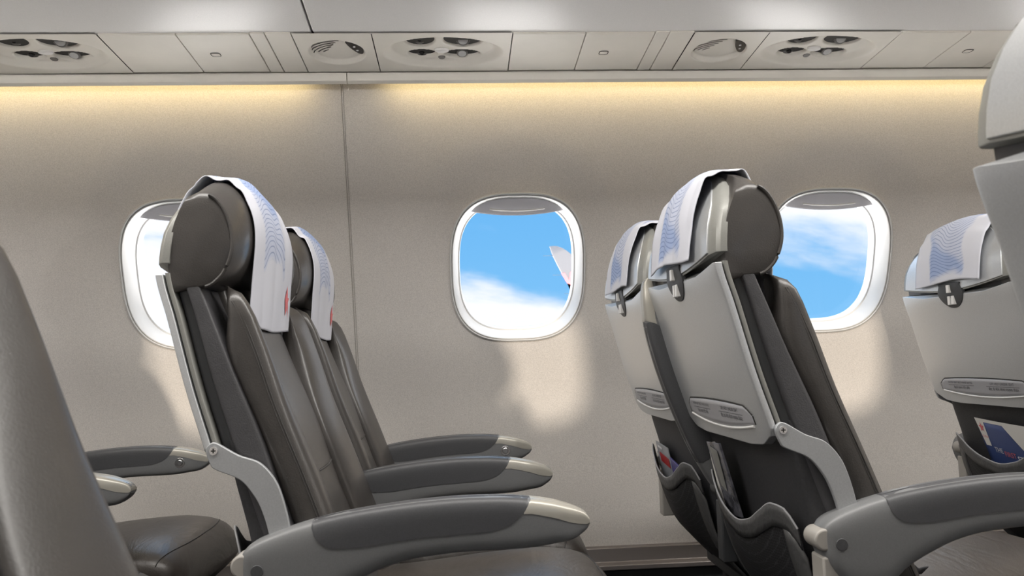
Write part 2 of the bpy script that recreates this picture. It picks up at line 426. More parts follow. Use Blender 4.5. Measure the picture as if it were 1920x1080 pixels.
for k, (x0, x1) in enumerate(((-2.9, -.2655), (-.2635, 3.2))):
    struct(link('trim_%d' % (3+k), loft([[(x, y, z+EYE) for y, z in val] for x in (x0, x1)]), 'plastic_beige', sharp=35))
struct(link('trim_5', loft([[(x, y, z+EYE) for y, z in ((1.93, .74), (1.93, .745), (2.02, .83), (2.02, .82))] for x in (-2.9, 3.2)]), 'plastic_white'))

# ------------------------------------------------------------------ passenger service panels
PZ = lambda y: .721-.06*(y-1.70)
PY0, PY1 = 1.6990, 1.9015
def sm(a, b, v):
    s = min(1, max(0, (v-a)/(b-a))); return s*s*(3-2*s)
def flat_panel(name, x0, x1, y0, y1, m='plastic_beige', parent=None, drop=0, g=.0011):
    x0 += g; x1 -= g; y0 += g; y1 -= g
    bm = loft([[(x0, y0, PZ(y0)+d-drop+EYE), (x1, y0, PZ(y0)+d-drop+EYE), (x1, y1, PZ(y1)+d-drop+EYE), (x0, y1, PZ(y1)+d-drop+EYE)] for d in (0, .010)])
    return link(name, bm, m, parent, bevel=.0012)
def height_panel(name, x0, x1, y0, y1, fn, nx, ny, m='plastic_beige', g=.0011):
    x0 += g; x1 -= g; y0 += g; y1 -= g
    bm = sheet(lambda u, v: (x0+(x1-x0)*u, y0+(y1-y0)*v, PZ(y0+(y1-y0)*v)+fn(x0+(x1-x0)*u, y0+(y1-y0)*v)+EYE), nx, ny)
    return link(name, bm, m, sharp=180)
CUPS = [(-.052, -.036, .036, .036), (.046, -.036, .047, .037), (-.050, .034, .037, .024), (.044, .036, .046, .024)]
def service_unit(cx, x0, x1, label):
    cy = 1.800
    def h(x, y):
        dx, dy = x-cx, y-cy
        r = math.sqrt((dx/.142)**2+(dy/.080)**2)
        z = .014*(1-sm(.82, 1.0, r))
        for a, b, rx, ry in CUPS:
            q = math.sqrt(((dx-a)/rx)**2+((dy-b)/ry)**2)
            z += .034*(1-sm(.66, 1.0, q)) if q < 1 else 0
        return z
    t = thing('passenger_service_unit', label, 'reading light panel', (0, 0, 0), 'oval passenger service units')
    p = height_panel('panel', x0, x1, PY0, PY1, h, 110, 72); p.parent = t
    for k, (a, b, rx, ry) in enumerate(CUPS):
        px, py = cx+a*1.02, cy+(-.022 if b < 0 else .046); z = PZ(py)+EYE
        tilt = Vector((0, -.85 if b < 0 else -.45, -1)).normalized()
        c = Vector((px, py, z+(.026 if b < 0 else .026)))
        if k in (1, 3):
            k_ = 1 if b < 0 else .8
            rl = link('reading_light', disc(c-tilt*.008, tilt, .0175*k_, .016, n=32, r2=.0165*k_), 'cup_dark', t, bevel=.002)
            link('lens', disc(c+tilt*.006, tilt, .0118*k_, .0035, n=32), 'lens', rl)
        else:
            an = link('air_nozzle', disc(c-tilt*.008, tilt, .0165, .010, n=32, r2=.014), 'cup_dark', t, bevel=.002)
            link('nozzle_core', disc(c+tilt*.002, tilt, .007, .006, n=24, r2=.005), 'black_gloss', an)
    bm = bmesh.new(); L = []
    for d, s in ((.014, 1.), (.009, .95), (.007, .7)):
        L.append([(cx-.003+.017*s*math.cos(2*math.pi*i/32), cy+.012+.009*s*math.sin(2*math.pi*i/32), PZ(cy)+d+EYE) for i in range(32)])
    link('call_button', loft(L, bm), 'plastic_white', t)
    link('indicator', disc((cx-.004, cy+.052, PZ(cy)+.014+EYE), (0, -.2, -1), .010, .005, n=24, r2=.008), 'cup_dark', t, bevel=.001)
    return t
def speaker(cx, x0, x1, label, flip):
    cy = 1.797
    def h(x, y):
        dx, dy = (x-cx), y-cy
        r = math.sqrt((dx/.066)**2+(dy/.064)**2)
        z = .011*(1-sm(.84, 1.0, r)) if r < 1 else 0
        return z
    t = thing('speaker_unit', label, 'speaker', (0, 0, 0), 'overhead speaker units')
    p = height_panel('grille', x0, x1, PY0, PY1, h, 150, 150); p.parent = t
    bm = bmesh.new()
    for i in range(7):
        rho = .047+.0087*i; run = []
        for q in np.linspace(R(170), R(300), 70):
            x, y = .012+rho*math.cos(q)*1.08, .052+rho*math.sin(q)
            if math.hypot(x/.066, y/.064) < .90 and x < .018-.0075*(6-i) and y < .018: run.append((x, y))
        if len(run) > 3:
            L = []
            for x, y in run:
                zz = PZ(cy+y)+.0105*(1-sm(.84, 1.0, math.hypot(x/.066, y/.064)))-.0002+EYE
                ux, uy = x-.010, y-.050; m_ = math.hypot(ux, uy); ux /= m_; uy /= m_
                L.append([(cx+x-ux*.0014, cy+y-uy*.0014, zz), (cx+x+ux*.0014, cy+y+uy*.0014, zz)])
            loft(L, bm, closed=False, caps=False)
    link('grille_slots', bm, 'gap', p)  # flat dark strips put the slits' shade into colour
    pts = smooth_pts([(.026, -.052, 0), (.044, -.048, 0), (.056, -.030, 0), (.060, -.004, 0), (.056, .010, 0), (.046, .004, 0), (.034, -.018, 0), (.027, -.038, 0)], 6, True)
    bm = loft([[(cx+q.x, cy+q.y, PZ(cy+q.y)+d+EYE) for q in pts] for d in (.012, .002, .0015)])
    w = link('indicator_window', bm, 'black_gloss', t, bevel=.001)
    bm = bmesh.new()
    for a, b in ((.042, -.028), (.047, -.010)): disc((cx+a, cy+b, PZ(cy+b)+.0016+EYE), (0, 0, -1), .0028, .001, bm, 12)
    link('indicator_dots', bm, 'letter_white', w)
    return t
def oxygen_panel(x0, xm, x1, labels):
    oo = []
    for k, (a, b) in enumerate(((x0, xm), (xm, x1))):
        t = thing('oxygen_mask_door', labels[k], 'overhead panel', (0, 0, 0), 'oxygen mask doors')
        flat_panel('door', a, b, PY0+.006, PY1-.002, parent=t, g=.0009)
        if k == 1:
            c = ((a+b)/2-.022, 1.803)
            q = [(c[0]+.0105*sup(2*math.pi*i/32, 4)[0], c[1]+.010*sup(2*math.pi*i/32, 4)[1], PZ(c[1])-.0002+EYE) for i in range(33)]
            link('latch', tube(q, .0008, caps=False), 'gap', t)
            bm = loft([[(c[0]+s*.0085*sup(2*math.pi*i/32, 4)[0], c[1]+s*.008*sup(2*math.pi*i/32, 4)[1], PZ(c[1])-d+EYE) for i in range(32)] for s, d in ((1, -.002), (1, .0006), (.9, .001))])
            link('latch_button', bm, 'plastic_beige', t)
        oo.append(t)
    return oo
PER = .898
names = {-1: ('left', 'left of the bin seam, partly cut by the photo edge'), 0: ('middle', 'above the middle window'), 1: ('right', 'above the right window')}
for k in (-1, 0, 1):
    o = PER*k; w = {-1: 'above the left window', 0: 'above the middle window', 1: 'above the right window'}[k]
    service_unit(-.027+o+(.0 if k < 1 else .0), -.182+o, .130+o, 'beige oval recess with four round reading lights and air nozzles, ' + w)
    d = oxygen_panel(.130+o, .295+o, .452+o, ('plain beige oxygen mask door next to the oval lights, ' + w, 'beige oxygen mask door with a small square latch, ' + w))
    p = flat_panel('ceiling_strip', .452+o, .485+o, PY0, PY1)
    tag(p, 'narrow beige filler strip beside the latched door, ' + w, 'overhead panel', 'overhead filler panels')
    p = flat_panel('ceiling_filler', .485+o, .542+o, PY0, PY1)
    tag(p, 'beige filler panel between two dark seams, right of the latched door ' + w, 'overhead panel', 'overhead filler panels')
    if k < 1:
        speaker(.628+o, .542+o, .716+o, 'beige overhead speaker with arc slits and black indicator, ' + {-1: 'near the valance joint', 0: 'between the middle and right windows'}[k], k)

# ------------------------------------------------------------------ aircraft seats
HW = .21
back_x = Curve([(.32, -.348), (.305, -.358), (.29, -.371), (.26, -.388), (.228, -.406), (.187, -.420), (.149, -.424), (.134, -.423), (.068, -.406), (-.028, -.381), (-.105, -.357), (-.15, -.343), (-.25, -.31), (-.42, -.25)])
strip_x = Curve([(.14, -.366), (.111, -.358), (.06, -.338), (.006, -.317), (-.022, -.305), (-.096, -.274), (-.193, -.241), (-.225, -.229), (-.36, -.172), (-.42, -.145)])
bol_x = Curve([(.118, -.335), (.112, -.318), (.100, -.300), (.034, -.269), (-.054, -.239), (-.157, -.198), (-.25, -.163), (-.36, -.12)])
head_x = Curve([(.108, -.350), (.120, -.338), (.136, -.322), (.165, -.308), (.198, -.302), (.235, -.309), (.265, -.322), (.29, -.338), (.304, -.352), (.309, -.362)])
CR = .003
TOPW = Curve([(.10, .2105), (.145, .2105), (.175, .209), (.195, .205), (.21, .199), (.225, .189), (.245, .163), (.266, .127), (.277, .109), (.288, .076), (.295, .048), (.299, .024), (.3015, .002)])
def top_w(z): return max(.0005, TOPW(min(z, .3015)))
def crest(y): return .299-1.3*y*y-.10*sm(.2040, .2135, abs(y))
def rear(y, z, off=0):                        # rear face of the seat back at (y, height)
    return back_x(z)-CR*(1-(y/HW)**2)-off
def dip_top(y): return .131-.020*(1-min(1, abs(y)/.20)**1.6)
def dip_bot(y): return -.132-.014*(1-(y/HW)**2)+.012*sm(.16, .21, abs(y))

def make_back(parent):
    # head shell: pale rear panel set into a bevelled band that wraps round the headrest
    dip = lambda y, z: z-(.020*(1-min(1, abs(y)/.20)**1.6))*max(0, 1-(z-.146)/.05)
    zs = [.146, .148, .155, .17, .19, .21, .225, .24, .255, .267, .277, .286, .292, .2965, .2995]
    def band(z):
        w = top_w(z); b = min(.025, w*.5); x = back_x(z); d = max(.004, .022*(1-sm(.255, .303, z)))
        P = [(x+d, -w), (x+.55*d, -w), (x+.30*d, -w+.22*b)]+[(x+.001, (w-b)*k/6) for k in range(-6, 7)]+[(x+.30*d, w-.22*b), (x+.55*d, w), (x+d, w)]+[(x+d, w*k/6) for k in range(5, -6, -1)]
        return [(p[0], p[1], dip(p[1], z)+EYE) for p in P]
    up = link('head_shell', loft([band(z) for z in zs]), 'shell_edge', parent, sharp=28, bevel=.002)
    def pan(z):
        w = top_w(z)-min(.025, top_w(z)*.5); x = back_x(z)
        P = [(x-.0012, w*k/8) for k in range(-8, 9)]+[(x+.004, w*k/8) for k in range(8, -9, -1)]
        return [(p[0], p[1], dip(p[1], z)+EYE) for p in P]
    link('shell_panel', loft([pan(z) for z in [.149]+zs[2:-1]]), 'shell', up, sharp=40, bevel=.001)
    # padded headrest: a fat cushion profile carried across the width, falling away at the corners
    prof = smooth_pts([(-.378, -.02, 0), (-.354, .0, 0), (-.338, .05, 0), (-.322, .15, 0), (-.312, .30, 0), (-.3085, .46, 0), (-.311, .64, 0), (-.319, .80, 0), (-.332, .92, 0), (-.349, .99, 0), (-.366, 1.0, 0)], 4)
    zh = crest
    def hp(k, y, grow=1.):
        p = prof[k]; yy = abs(y)/.207
        x = p.x-.010*sm(.78, 1.03, yy)*sm(-.36, -.31, p.x)
        h = p.y; z = .112+(zh(y)-.112)*h
        if grow < 1: x = -.362+(x+.362)*grow; z = .165+(z-.165)*grow
        return (x, y, z+EYE)
    ys = [-.2062, -.2052, -.2030, -.199, -.192]+list(np.linspace(-.18, .18, 25))+[.192, .199, .2030, .2052, .2062]
    gr = {.2062: .93, .2052: .970, .203: .99}
    loops = []
    for y in ys:
        g = gr.get(round(abs(y), 4), 1.); L = [hp(k, y, g) for k in range(len(prof))]
        zt_ = L[-1][2]-EYE; rearp = []
        for z in np.linspace(zt_-.006, .105, 9): rearp.append((min(back_x(z)+.019, L[-1][0]-.001), y, z+EYE))
        loops.append(L+rearp)
    hd = link('headrest', loft(loops), 'leather', parent, sharp=60)
    for s in (-1, 1):
        pts = []
        for k in range(len(prof)-5, 3, -1):
            q = hp(k, s*.2030, .985); pts.append((q[0]+.0005, s*.2050, q[2]))
        link('piping', tube(pts, .0028), 'leather', hd)
    # side slabs and core of the back cushion
    zs = list(np.linspace(-.44, .10, 22))+[.112, .124, .136, .15, .17]
    core = link('back_cushion', loft_z(zs, lambda z: back_x(z)+.036-.012*sm(.10, .15, z), lambda z: strip_x(min(z, .15)), lambda z: HW-.0042, 9, 64), 'leather_side', parent, sharp=60)
    pad = link('back_pad', loft_z(list(np.linspace(-.40, .13, 20)), lambda z: strip_x(z)-.02, lambda z: strip_x(z)+.013, lambda z: .135, 6, 40, 0, .012), 'leather', parent)
    bm = bmesh.new()
    tube([(strip_x(-.165)+.0255-.01*(y/.11)**2, y, -.165+EYE) for y in np.linspace(-.11, .11, 12)], .0016, bm)
    link('cross_seam', bm, 'seam', pad)
    # winged bolsters, thick at the bottom, running out to a rounded tip under the headrest
    for s in (-1, 1):
        loops = []; zs = [.1165, .1155, .112, .104, .09, .07]+list(np.linspace(.045, -.37, 22))
        for z in zs:
            tp = 1-sm(.03, .118, z)
            a, b = strip_x(z)-.012+.036*sm(.0, .11, z), bol_x(z); yo = HW-.003-.018*sm(.09, .118, z); yi = .140-.045*(1-sm(-.14, .06, z))+.018*sm(.095, .118, z)
            k = 1-.75*sm(.108, .1166, z); L = []
            for i in range(40):
                c, q = sup(2*math.pi*(i+.5)/40, 2.9)
                ym = (yo+yi)/2+(yo-yi)/2*k*c
                xx = (a+b)/2+(b-a)/2*q*k
                # the bolster's crest sits to the outside, sloping to the centre
                if q > 0: xx -= .020*q*(1-(ym-yi)/(yo-yi))
                L.append((xx, s*ym, z+EYE))
            loops.append(L)
        b = link('bolster', loft(loops), 'leather', parent, sharp=70)
        bm = bmesh.new()
        for off in (.016, .0195):
            pts = []
            for z in np.linspace(.092, -.33, 44):
                pts.append((bol_x(z)-off-.004, s*(HW-.0042+.0006), z+EYE))
            tube(pts, .0007, bm, 5)
        link('stitching', bm, 'seam', b)
    return hd
def make_tray(parent):
    zt = list(np.linspace(0, 1, 24))
    zf = lambda t: -.132+t*.263
    xr = lambda t: back_x(zf(t)); xf = lambda t: back_x(zf(t))+.013
    def zmap(y, t): return dip_bot(y)+t*(dip_top(y)-dip_bot(y))
    tray = link('tray_table', loft_z([0, .004, .012, .03]+zt[1:-1]+[.97, .988, .996, 1], xr, xf, lambda t: HW-.001-.006*(1-sm(0, .03, t)), 11, 84, CR, zmap=zmap, xshift=lambda zz, t: back_x(zz)-back_x(zf(t))), 'shell', parent, sharp=45, bevel=.003)
    # back frame behind the table, slightly narrower
    link('back_frame', loft_z([0]+zt[1:-1]+[1], lambda t: back_x(zf(t))+.0135, lambda t: back_x(zf(t))+.022, lambda t: HW-.002, 11, 64, CR, zmap=lambda y, t: zmap(y, t)+.002, xshift=lambda zz, t: back_x(zz)-back_x(zf(t))), 'shell_edge', parent, sharp=45)
    # dark back gap between shell and cushion, and slot under the head shell
    link('back_core', loft_z(list(np.linspace(-.13, .146, 16)), lambda z: back_x(z)+.02, lambda z: back_x(z)+.06, lambda z: HW-.012, 9, 48, CR), 'dark_plastic', parent)
    # latch: dark thumb recess with a pale turn button
    bm = bmesh.new(); L0 = []; cy = 0
    out = smooth_pts([(-.047, .004, 0), (-.036, -.014, 0), (-.018, -.026, 0), (0, -.029, 0), (.018, -.026, 0), (.036, -.014, 0), (.047, .004, 0), (.040, .022, 0), (.034, .030, 0), (-.034, .030, 0), (-.040, .022, 0)], 5, True)
    zc = .118
    loops = [[(rear(p.x*s, zc+p.y*s)-o_, p.x*s, zc+p.y*s+EYE) for p in out] for s, o_ in ((1.02, -.006), (1.0, .0006), (.95, .0010), (.5, .0010))]
    rc = link('latch_recess', loft(loops, bm), 'dark_plastic', tray, sharp=30)
    bm = bmesh.new()
    for a, b, z0, z1 in ((-.006, .004, .124, .143), (-.013, -.004, .096, .117), (.002, .010, .096, .117)):
        x = rear(0, (z0+z1)/2)
        loft([[(x-.006, a, z0+EYE), (x-.006, b, z0+EYE), (x-.006, b, z1+EYE), (x-.006, a, z1+EYE)], [(x+.004, a, z0+EYE), (x+.004, b, z0+EYE), (x+.004, b, z1+EYE), (x+.004, a, z1+EYE)]], bm)
    link('latch', bm, 'plastic_white', tray, bevel=.0012)
    # instruction placard in its recess with a bright lower lip
    ptop = lambda y: -.0835+.0045*(1-(y/.165)**2)-.012*sm(.14, .165, abs(y))
    pbot = lambda y: -.108-.0125*(1-(y/.165)**2)
    rimp = [(y, ptop(y)+.0012) for y in np.linspace(-.163, .163, 28)]
    bm = tube([(rear(y, z)-.0002, y, z+EYE) for y, z in rimp], .0014)
    for s in (-1, 1): tube([(rear(s*.164, z)-.0002, s*.164, z+EYE) for z in np.linspace(ptop(.163), pbot(.163), 5)], .0012, bm)
    rim = link('placard_recess', bm, 'gap', tray)
    pl = link('placard', sheet(lambda u, v: (rear(.163*(2*u-1), pbot(.163*(2*u-1))+(ptop(.163*(2*u-1))-pbot(.163*(2*u-1)))*v)-.0009, .163*(2*u-1), pbot(.163*(2*u-1))+(ptop(.163*(2*u-1))-pbot(.163*(2*u-1)))*v+EYE), 28, 5), 'placard', parent, solid=.0008)
    lip = link('placard_lip', tube([(rear(y, pbot(y)-.002)-.0012, y, pbot(y)-.002+EYE) for y in np.linspace(-.158, .158, 30)], .0022), 'plastic_white', tray)
    bm = bmesh.new(); on = lambda yc, zc: (lambda tx, ty: (rear(yc-tx, zc+ty)-.0017, yc-tx, zc+ty+EYE))
    text_bm('FASTEN SEAT BELT WHILE SEATED', .0062, on(.080, -.0905), bm); text_bm('LIFE VEST UNDER SEAT', .0078, on(-.070, -.0905), bm)
    text_bm('बैठते समय पेटी बाँधें', .0085, on(.080, -.1035), bm); text_bm('सीट के नीचे जीवन रक्षक जैकेट', .0085, on(-.070, -.1035), bm)
    for yc, hw in ((.080, .050), (-.070, .055)):
        k = [on(yc, -.0968)(x, z) for x, z in ((-hw, -.0004), (hw, -.0004), (hw, .0004), (-hw, .0004))]
        bm.faces.new([bm.verts.new(p) for p in k])
    link('lettering', bm, 'ink', pl)
ARM_T = Curve([(-.302, -.262), (-.297, -.246), (-.288, -.2365), (-.275, -.2295), (-.22, -.2115), (-.16, -.199), (-.1, -.1915), (-.052, -.1875), (0, -.1855), (.04, -.186), (.084, -.1895), (.12, -.1955), (.145, -.2030), (.158, -.2083), (.165, -.2130), (.1685, -.2190)])
ARM_B = Curve([(-.302, -.270), (-.297, -.288), (-.286, -.306), (-.27, -.325), (-.25, -.337), (-.225, -.338), (-.2, -.324), (-.185, -.310), (-.148, -.289), (-.1, -.270), (-.06, -.262), (0, -.2575), (.05, -.257), (.09, -.2555), (.12, -.2515), (.144, -.2480), (.158, -.2405), (.165, -.2345), (.1685, -.2280)])
PAD_B = Curve([(-.205, -.214), (-.201, -.226), (-.19, -.238), (-.175, -.243), (-.149, -.243), (-.1, -.238), (-.06, -.234), (0, -.231), (.03, -.2295), (.058, -.222), (.078, -.206), (.088, -.190)])
AHW = .0240
def arm_loop(x, lo, hi, zt, zb, grow, n=26):
    # closed yz loop between heights lo..hi of the superellipse section that spans zb..zt
    e = 4.6; h = AHW*(1-.42*sm(.12, .170, x)-.35*sm(-.285, -.303, x)); L = []
    zz = [lo+(hi-lo)*(.5-.5*math.cos(math.pi*i/(n-1))) for i in range(n)]
    def half(z):
        v = min(1, abs(2*(z-zb)/max(zt-zb, 1e-5)-1)); return h*max(0, 1-v**e)**(1/e)+grow
    return [(x, half(z), z) for z in zz]+[(x, -half(z), z) for z in zz[::-1]]
def make_arm(parent, y, button=0, name='armrest', hm='hinge'):
    def put(L): return [(p[0], y+p[1], p[2]+EYE) for p in L]
    xs = list(-.302+.04*(1-np.cos(np.linspace(0, math.pi/2, 9))))+list(np.linspace(-.25, .12, 40))+list(.12+.0485*np.sin(np.linspace(.15, math.pi/2, 12)))
    a = link(name, loft([put(arm_loop(x, ARM_B(x), ARM_T(x), ARM_T(x), ARM_B(x), 0)) for x in xs]), 'arm_grey', parent, sharp=50)
    xs = list(np.linspace(-.2045, -.18, 8))+list(np.linspace(-.17, .05, 26))+list(np.linspace(.055, .0875, 10))
    link('arm_pad', loft([put(arm_loop(x, min(PAD_B(x), ARM_T(x)-.0006), ARM_T(x)+.0007, ARM_T(x), ARM_B(x), .0007)) for x in xs]), 'arm_pad', a, sharp=50)
    xs = list(np.linspace(.0885, .15, 14))+[.156, .161, .1645, .167, .1688]
    tb = Curve([(.0885, -.2085), (.12, -.2155), (.15, -.2250), (.165, -.2270), (.169, -.2240)])
    xs = [.0780, .0805, .083, .0855, .0875]+xs
    def tip(x):
        lo = min(ARM_T(x)-.0008, tb(max(x, .0885))); hi = ARM_T(x)+.0006 if x > .0882 else max(PAD_B(x)-.0008, lo+.0004)
        return put(arm_loop(x, lo, hi, ARM_T(x), ARM_B(x), .0005))
    link('arm_tip', loft([tip(x) for x in xs]), 'arm_tip', a, sharp=50)
    # hub rivet on both faces, hinge barrel and post behind the hub
    for s in (-1, 1):
        link('rivet', disc((-.275, y+s*.0205, -.268+EYE), (0, s, 0), .0085, .0042, None, 24), 'arm_pad', a, bevel=.0008)
    bm = disc((-.296, y-(.020 if y < 0 else .036), -.262+EYE), (0, 1, 0), .0150, .040 if y < 0 else .036, None, 28)
    box(-.301, -.272, y-(.019 if y < 0 else .035), y+(.019 if y < 0 else -.002), -.40+EYE, -.285+EYE, bm)
    link('hinge_post', bm, hm, parent, bevel=.003)
    if button:
        b = disc((.102, y-.0215, -.2270+EYE), (0, -1, 0), .0130, .0032, None, 32, r2=.0118)
        disc((.102, y-.0245, -.2270+EYE), (0, -1, 0), .0075, .0022, b, 28, r2=.0066)
        link('recline_button', b, 'chrome', a, bevel=.0006)
    return a
def make_lower(parent):
    lbx = Curve([(-.09, -.334), (-.137, -.326), (-.232, -.302), (-.30, -.289), (-.36, -.276), (-.40, -.262), (-.456, -.218), (-.505, -.170)])
    link('lower_back', loft_z(list(np.linspace(-.505, -.10, 18)), lbx, lambda z: min(strip_x(max(z, -.42))-.005, lbx(z)+.07), lambda z: HW-.009, 7, 56), 'lower_back', parent)
    PW = .184
    top = Curve([(-1.05, -.280), (-.97, -.248), (-.88, -.231), (-.76, -.229), (-.55, -.246), (-.3, -.268), (.0, -.278), (.3, -.270), (.6, -.254), (.85, -.233), (1.05, -.220)])
    def P(s, t, off=0):
        z = top(s)+(-.497-top(s))*t; y = PW*s
        bul = (.030*(1-abs(s)**2.2)+.010)*(1-sm(.15, 1, t))+.003
        return (lbx(z)-bul-off, y, z+EYE)
    pn = link('seat_pocket', sheet(lambda u, v: P(2*u-1, v), 36, 18), 'net', parent, solid=.002)
    # leatherette border along the mouth and both sides
    bm = sheet(lambda u, v: P(2*u-1, v*.125-.004, .0018), 36, 3)
    for s0, s1 in ((-1.03, -.84), (.84, 1.03)): sheet(lambda u, v: P(s0+(s1-s0)*u, .12+v*.88, .0018), 3, 14, bm)
    link('pocket_border', bm, 'trim_pocket', pn, solid=.003)
    bm = tube([P(s, -.004, .002) for s in np.linspace(-1, 1, 40)], .0016)
    link('pocket_rim_glint', bm, 'piping', pn)  # pale tube paints the bright reflections along the pocket mouth
def make_cushion(parent):
    # loop across y at each station along x: crowned top, rounded front edge
    top = Curve([(-.28, -.368), (-.1, -.360), (.05, -.346), (.13, -.342), (.18, -.347), (.215, -.360), (.24, -.384), (.249, -.405), (.251, -.425)])
    bot = Curve([(-.28, -.47), (.15, -.47), (.22, -.462), (.244, -.450), (.251, -.435)])
    xs = list(np.linspace(-.195, .16, 18))+list(.16+.091*np.sin(np.linspace(.12, math.pi/2, 14)))
    loops = []
    for x in xs:
        zt, zb = top(x), bot(x); hw = HW-.006-.02*sm(.21, .252, x); L = []
        for k in range(56):
            c, q = sup(2*math.pi*(k+.5)/56, 4.2)
            L.append((x, hw*c, (zt+zb)/2+(zt-zb)/2*q+(.008*(1-(c)**2)*max(0, q))+EYE))
        loops.append(L)
    cu = link('seat_cushion', loft(loops), 'leather_worn', parent, sharp=70)
    bm = bmesh.new()
    for xx in (.222, ):
        pts = []
        for k in range(2, 26):
            c, q = sup(2*math.pi*(k+.5)/56, 4.2); x = xx-.03*(abs(c)**3); zt, zb = top(x), bot(x); hw = HW-.006
            pts.append((x, hw*c, (zt+zb)/2+(zt-zb)/2*q+(.008*(1-c**2)*max(0, q))+EYE+.0002))
        tube(pts, .0012, bm, 6)
    link('cushion_seam', bm, 'seam', cu)
    # structure below: beams, spreader and two legs
    bm = box(-.19, .17, -HW+.004, HW-.004, -.515+EYE, -.468+EYE); link('seat_pan', bm, 'dark_plastic', parent, bevel=.006)
    for s in (-1, 1):
        bm = loft([[(-.17+dx, s*.13-.014, z), (-.13+dx, s*.13-.014, z), (-.13+dx, s*.13+.014, z), (-.17+dx, s*.13+.014, z)] for dx, z in ((0, EYE-.51), (-.03, .004))])
        link('leg', bm, 'dark_plastic', parent, bevel=.004)
        bm = loft([[(.10+dx, s*.13-.014, z), (.14+dx, s*.13-.014, z), (.14+dx, s*.13+.014, z), (.10+dx, s*.13+.014, z)] for dx, z in ((0, EYE-.51), (.03, .004))])
        link('leg', bm, 'dark_plastic', parent, bevel=.004)
    # lap belt: straps coming up at the hips and lying over the cushion
    for s in (-1, 1):
        def strap(u, v):
            x = -.20+.085*u; y = s*(HW-.002-.05*sm(.2, 1, u)); z = -.385+.049*sm(0, .6, u)
            return (x+.012*v, y-.004*s, z+.040*(v-.3)*(1-.75*sm(.35, .8, u))+.002+EYE)
        link('belt_strap', sheet(strap, 14, 3), 'belt', parent, solid=.002)
def make_tray_arms(parent):
    o = smooth_pts([(-.349, -.113, 0), (-.345, -.1035, 0), (-.335, -.102, 0), (-.306, -.119, 0), (-.278, -.130, 0), (-.258, -.152, 0), (-.247, -.178, 0), (-.238, -.215, 0), (-.232, -.262, 0),
                    (-.262, -.264, 0), (-.265, -.228, 0), (-.274, -.196, 0), (-.285, -.174, 0), (-.304, -.152, 0), (-.336, -.1375, 0), (-.343, -.130, 0)], 5, True)
    for s in (-1, 1):
        bm = extrude([(p.x, p.y+EYE) for p in o], s*.2105, s*.2175)
        a = link('tray_arm', bm, 'bracket', parent, sharp=30, bevel=.0012)
        bm = disc((-.3385, s*.2172, -.1120+EYE), (0, s, 0), .0062, .0016, None, 24, r2=.0055); sc = link('screw', bm, 'chrome', a)
        bm = bmesh.new()
        for w, h in ((.0032, .0009), (.0009, .0032)): box(-.3385-w, -.3385+w, s*.2185-.0005, s*.2185+.0008, -.112-h+EYE, -.112+h+EYE, bm)
        link('screw_slot', bm, 'gap', a)
def make_seat(label, loc, arms, group='grey leather cabin seats'):
    t = thing('cabin_seat', label, 'seat', loc, group)
    make_back(t); make_tray(t); make_tray_arms(t); make_lower(t); make_cushion(t)
    for y, b in arms: make_arm(t, y, b, hm='dark_plastic' if y > .225 else 'hinge')
    return t
YA, YB, YN = 1.33, 1.803, .35
GR = 'grey leather cabin seats'
def again(src, label, loc):
    c = copy_tree(src); c.location = loc; c['label'] = label; return c
aisle = make_seat('aisle seat seen from the front left of the middle window, between two grey armrests', (0, YA, 0), [(-.218, 0), (.231, 0)])
win = make_seat('window seat mostly hidden behind the front-facing aisle seat, left of the middle window', (0, YB, 0), [(.219, 1)])
near = make_seat('blurred dark seat side filling the lower left corner of the photo', (.016, YN, 0), [(.218, 0)])
up = again(aisle, 'aisle seat seen from behind with silver tray back, magazines in its pocket', (PITCH, YA, 0))
for ch in up.children:                          # its middle armrest is folded up between the two backs
    if ch.name.startswith('armrest') and sum(v.co.y for v in ch.data.vertices) > 0:
        pv = Vector((-.278, 0, -.268+EYE)); ch.matrix_local = Matrix.Translation(pv+Vector((.020, -.0045, 0))) @ Matrix.Rotation(R(-105), 4, 'Y') @ Matrix.Translation(-pv)
again(win, 'far silver seat back left of the nearer one, a red card in its pocket', (PITCH, YB, 0))
again(win, 'silver seat back at the right with a blue leaflet in its pocket', (2*PITCH, YB, 0))
def recline(seat, deg):
    pv = Vector((-.2, 0, -.36+EYE))
    for ch in seat.children:
        if ch.name.split('.')[0] in ('headrest', 'head_shell', 'back_cushion', 'back_pad', 'bolster', 'tray_table', 'back_frame', 'back_core', 'placard', 'tray_arm'):
            ch.matrix_local = Matrix.Translation(pv) @ Matrix.Rotation(R(-deg), 4, 'Y') @ Matrix.Translation(-pv)
recline(near, 3.0)
again(aisle, 'aisle seat behind the blurred seat, only its armrest tip showing at the left', (-PITCH, YA, 0))
again(win, 'window seat behind the blurred seat, brown cushion front and buttoned armrest showing', (-PITCH, YB, 0))
recline(again(near, 'close grey seat back cut off by the right edge of the photo', (PITCH+.014, YN, 0)), 0)

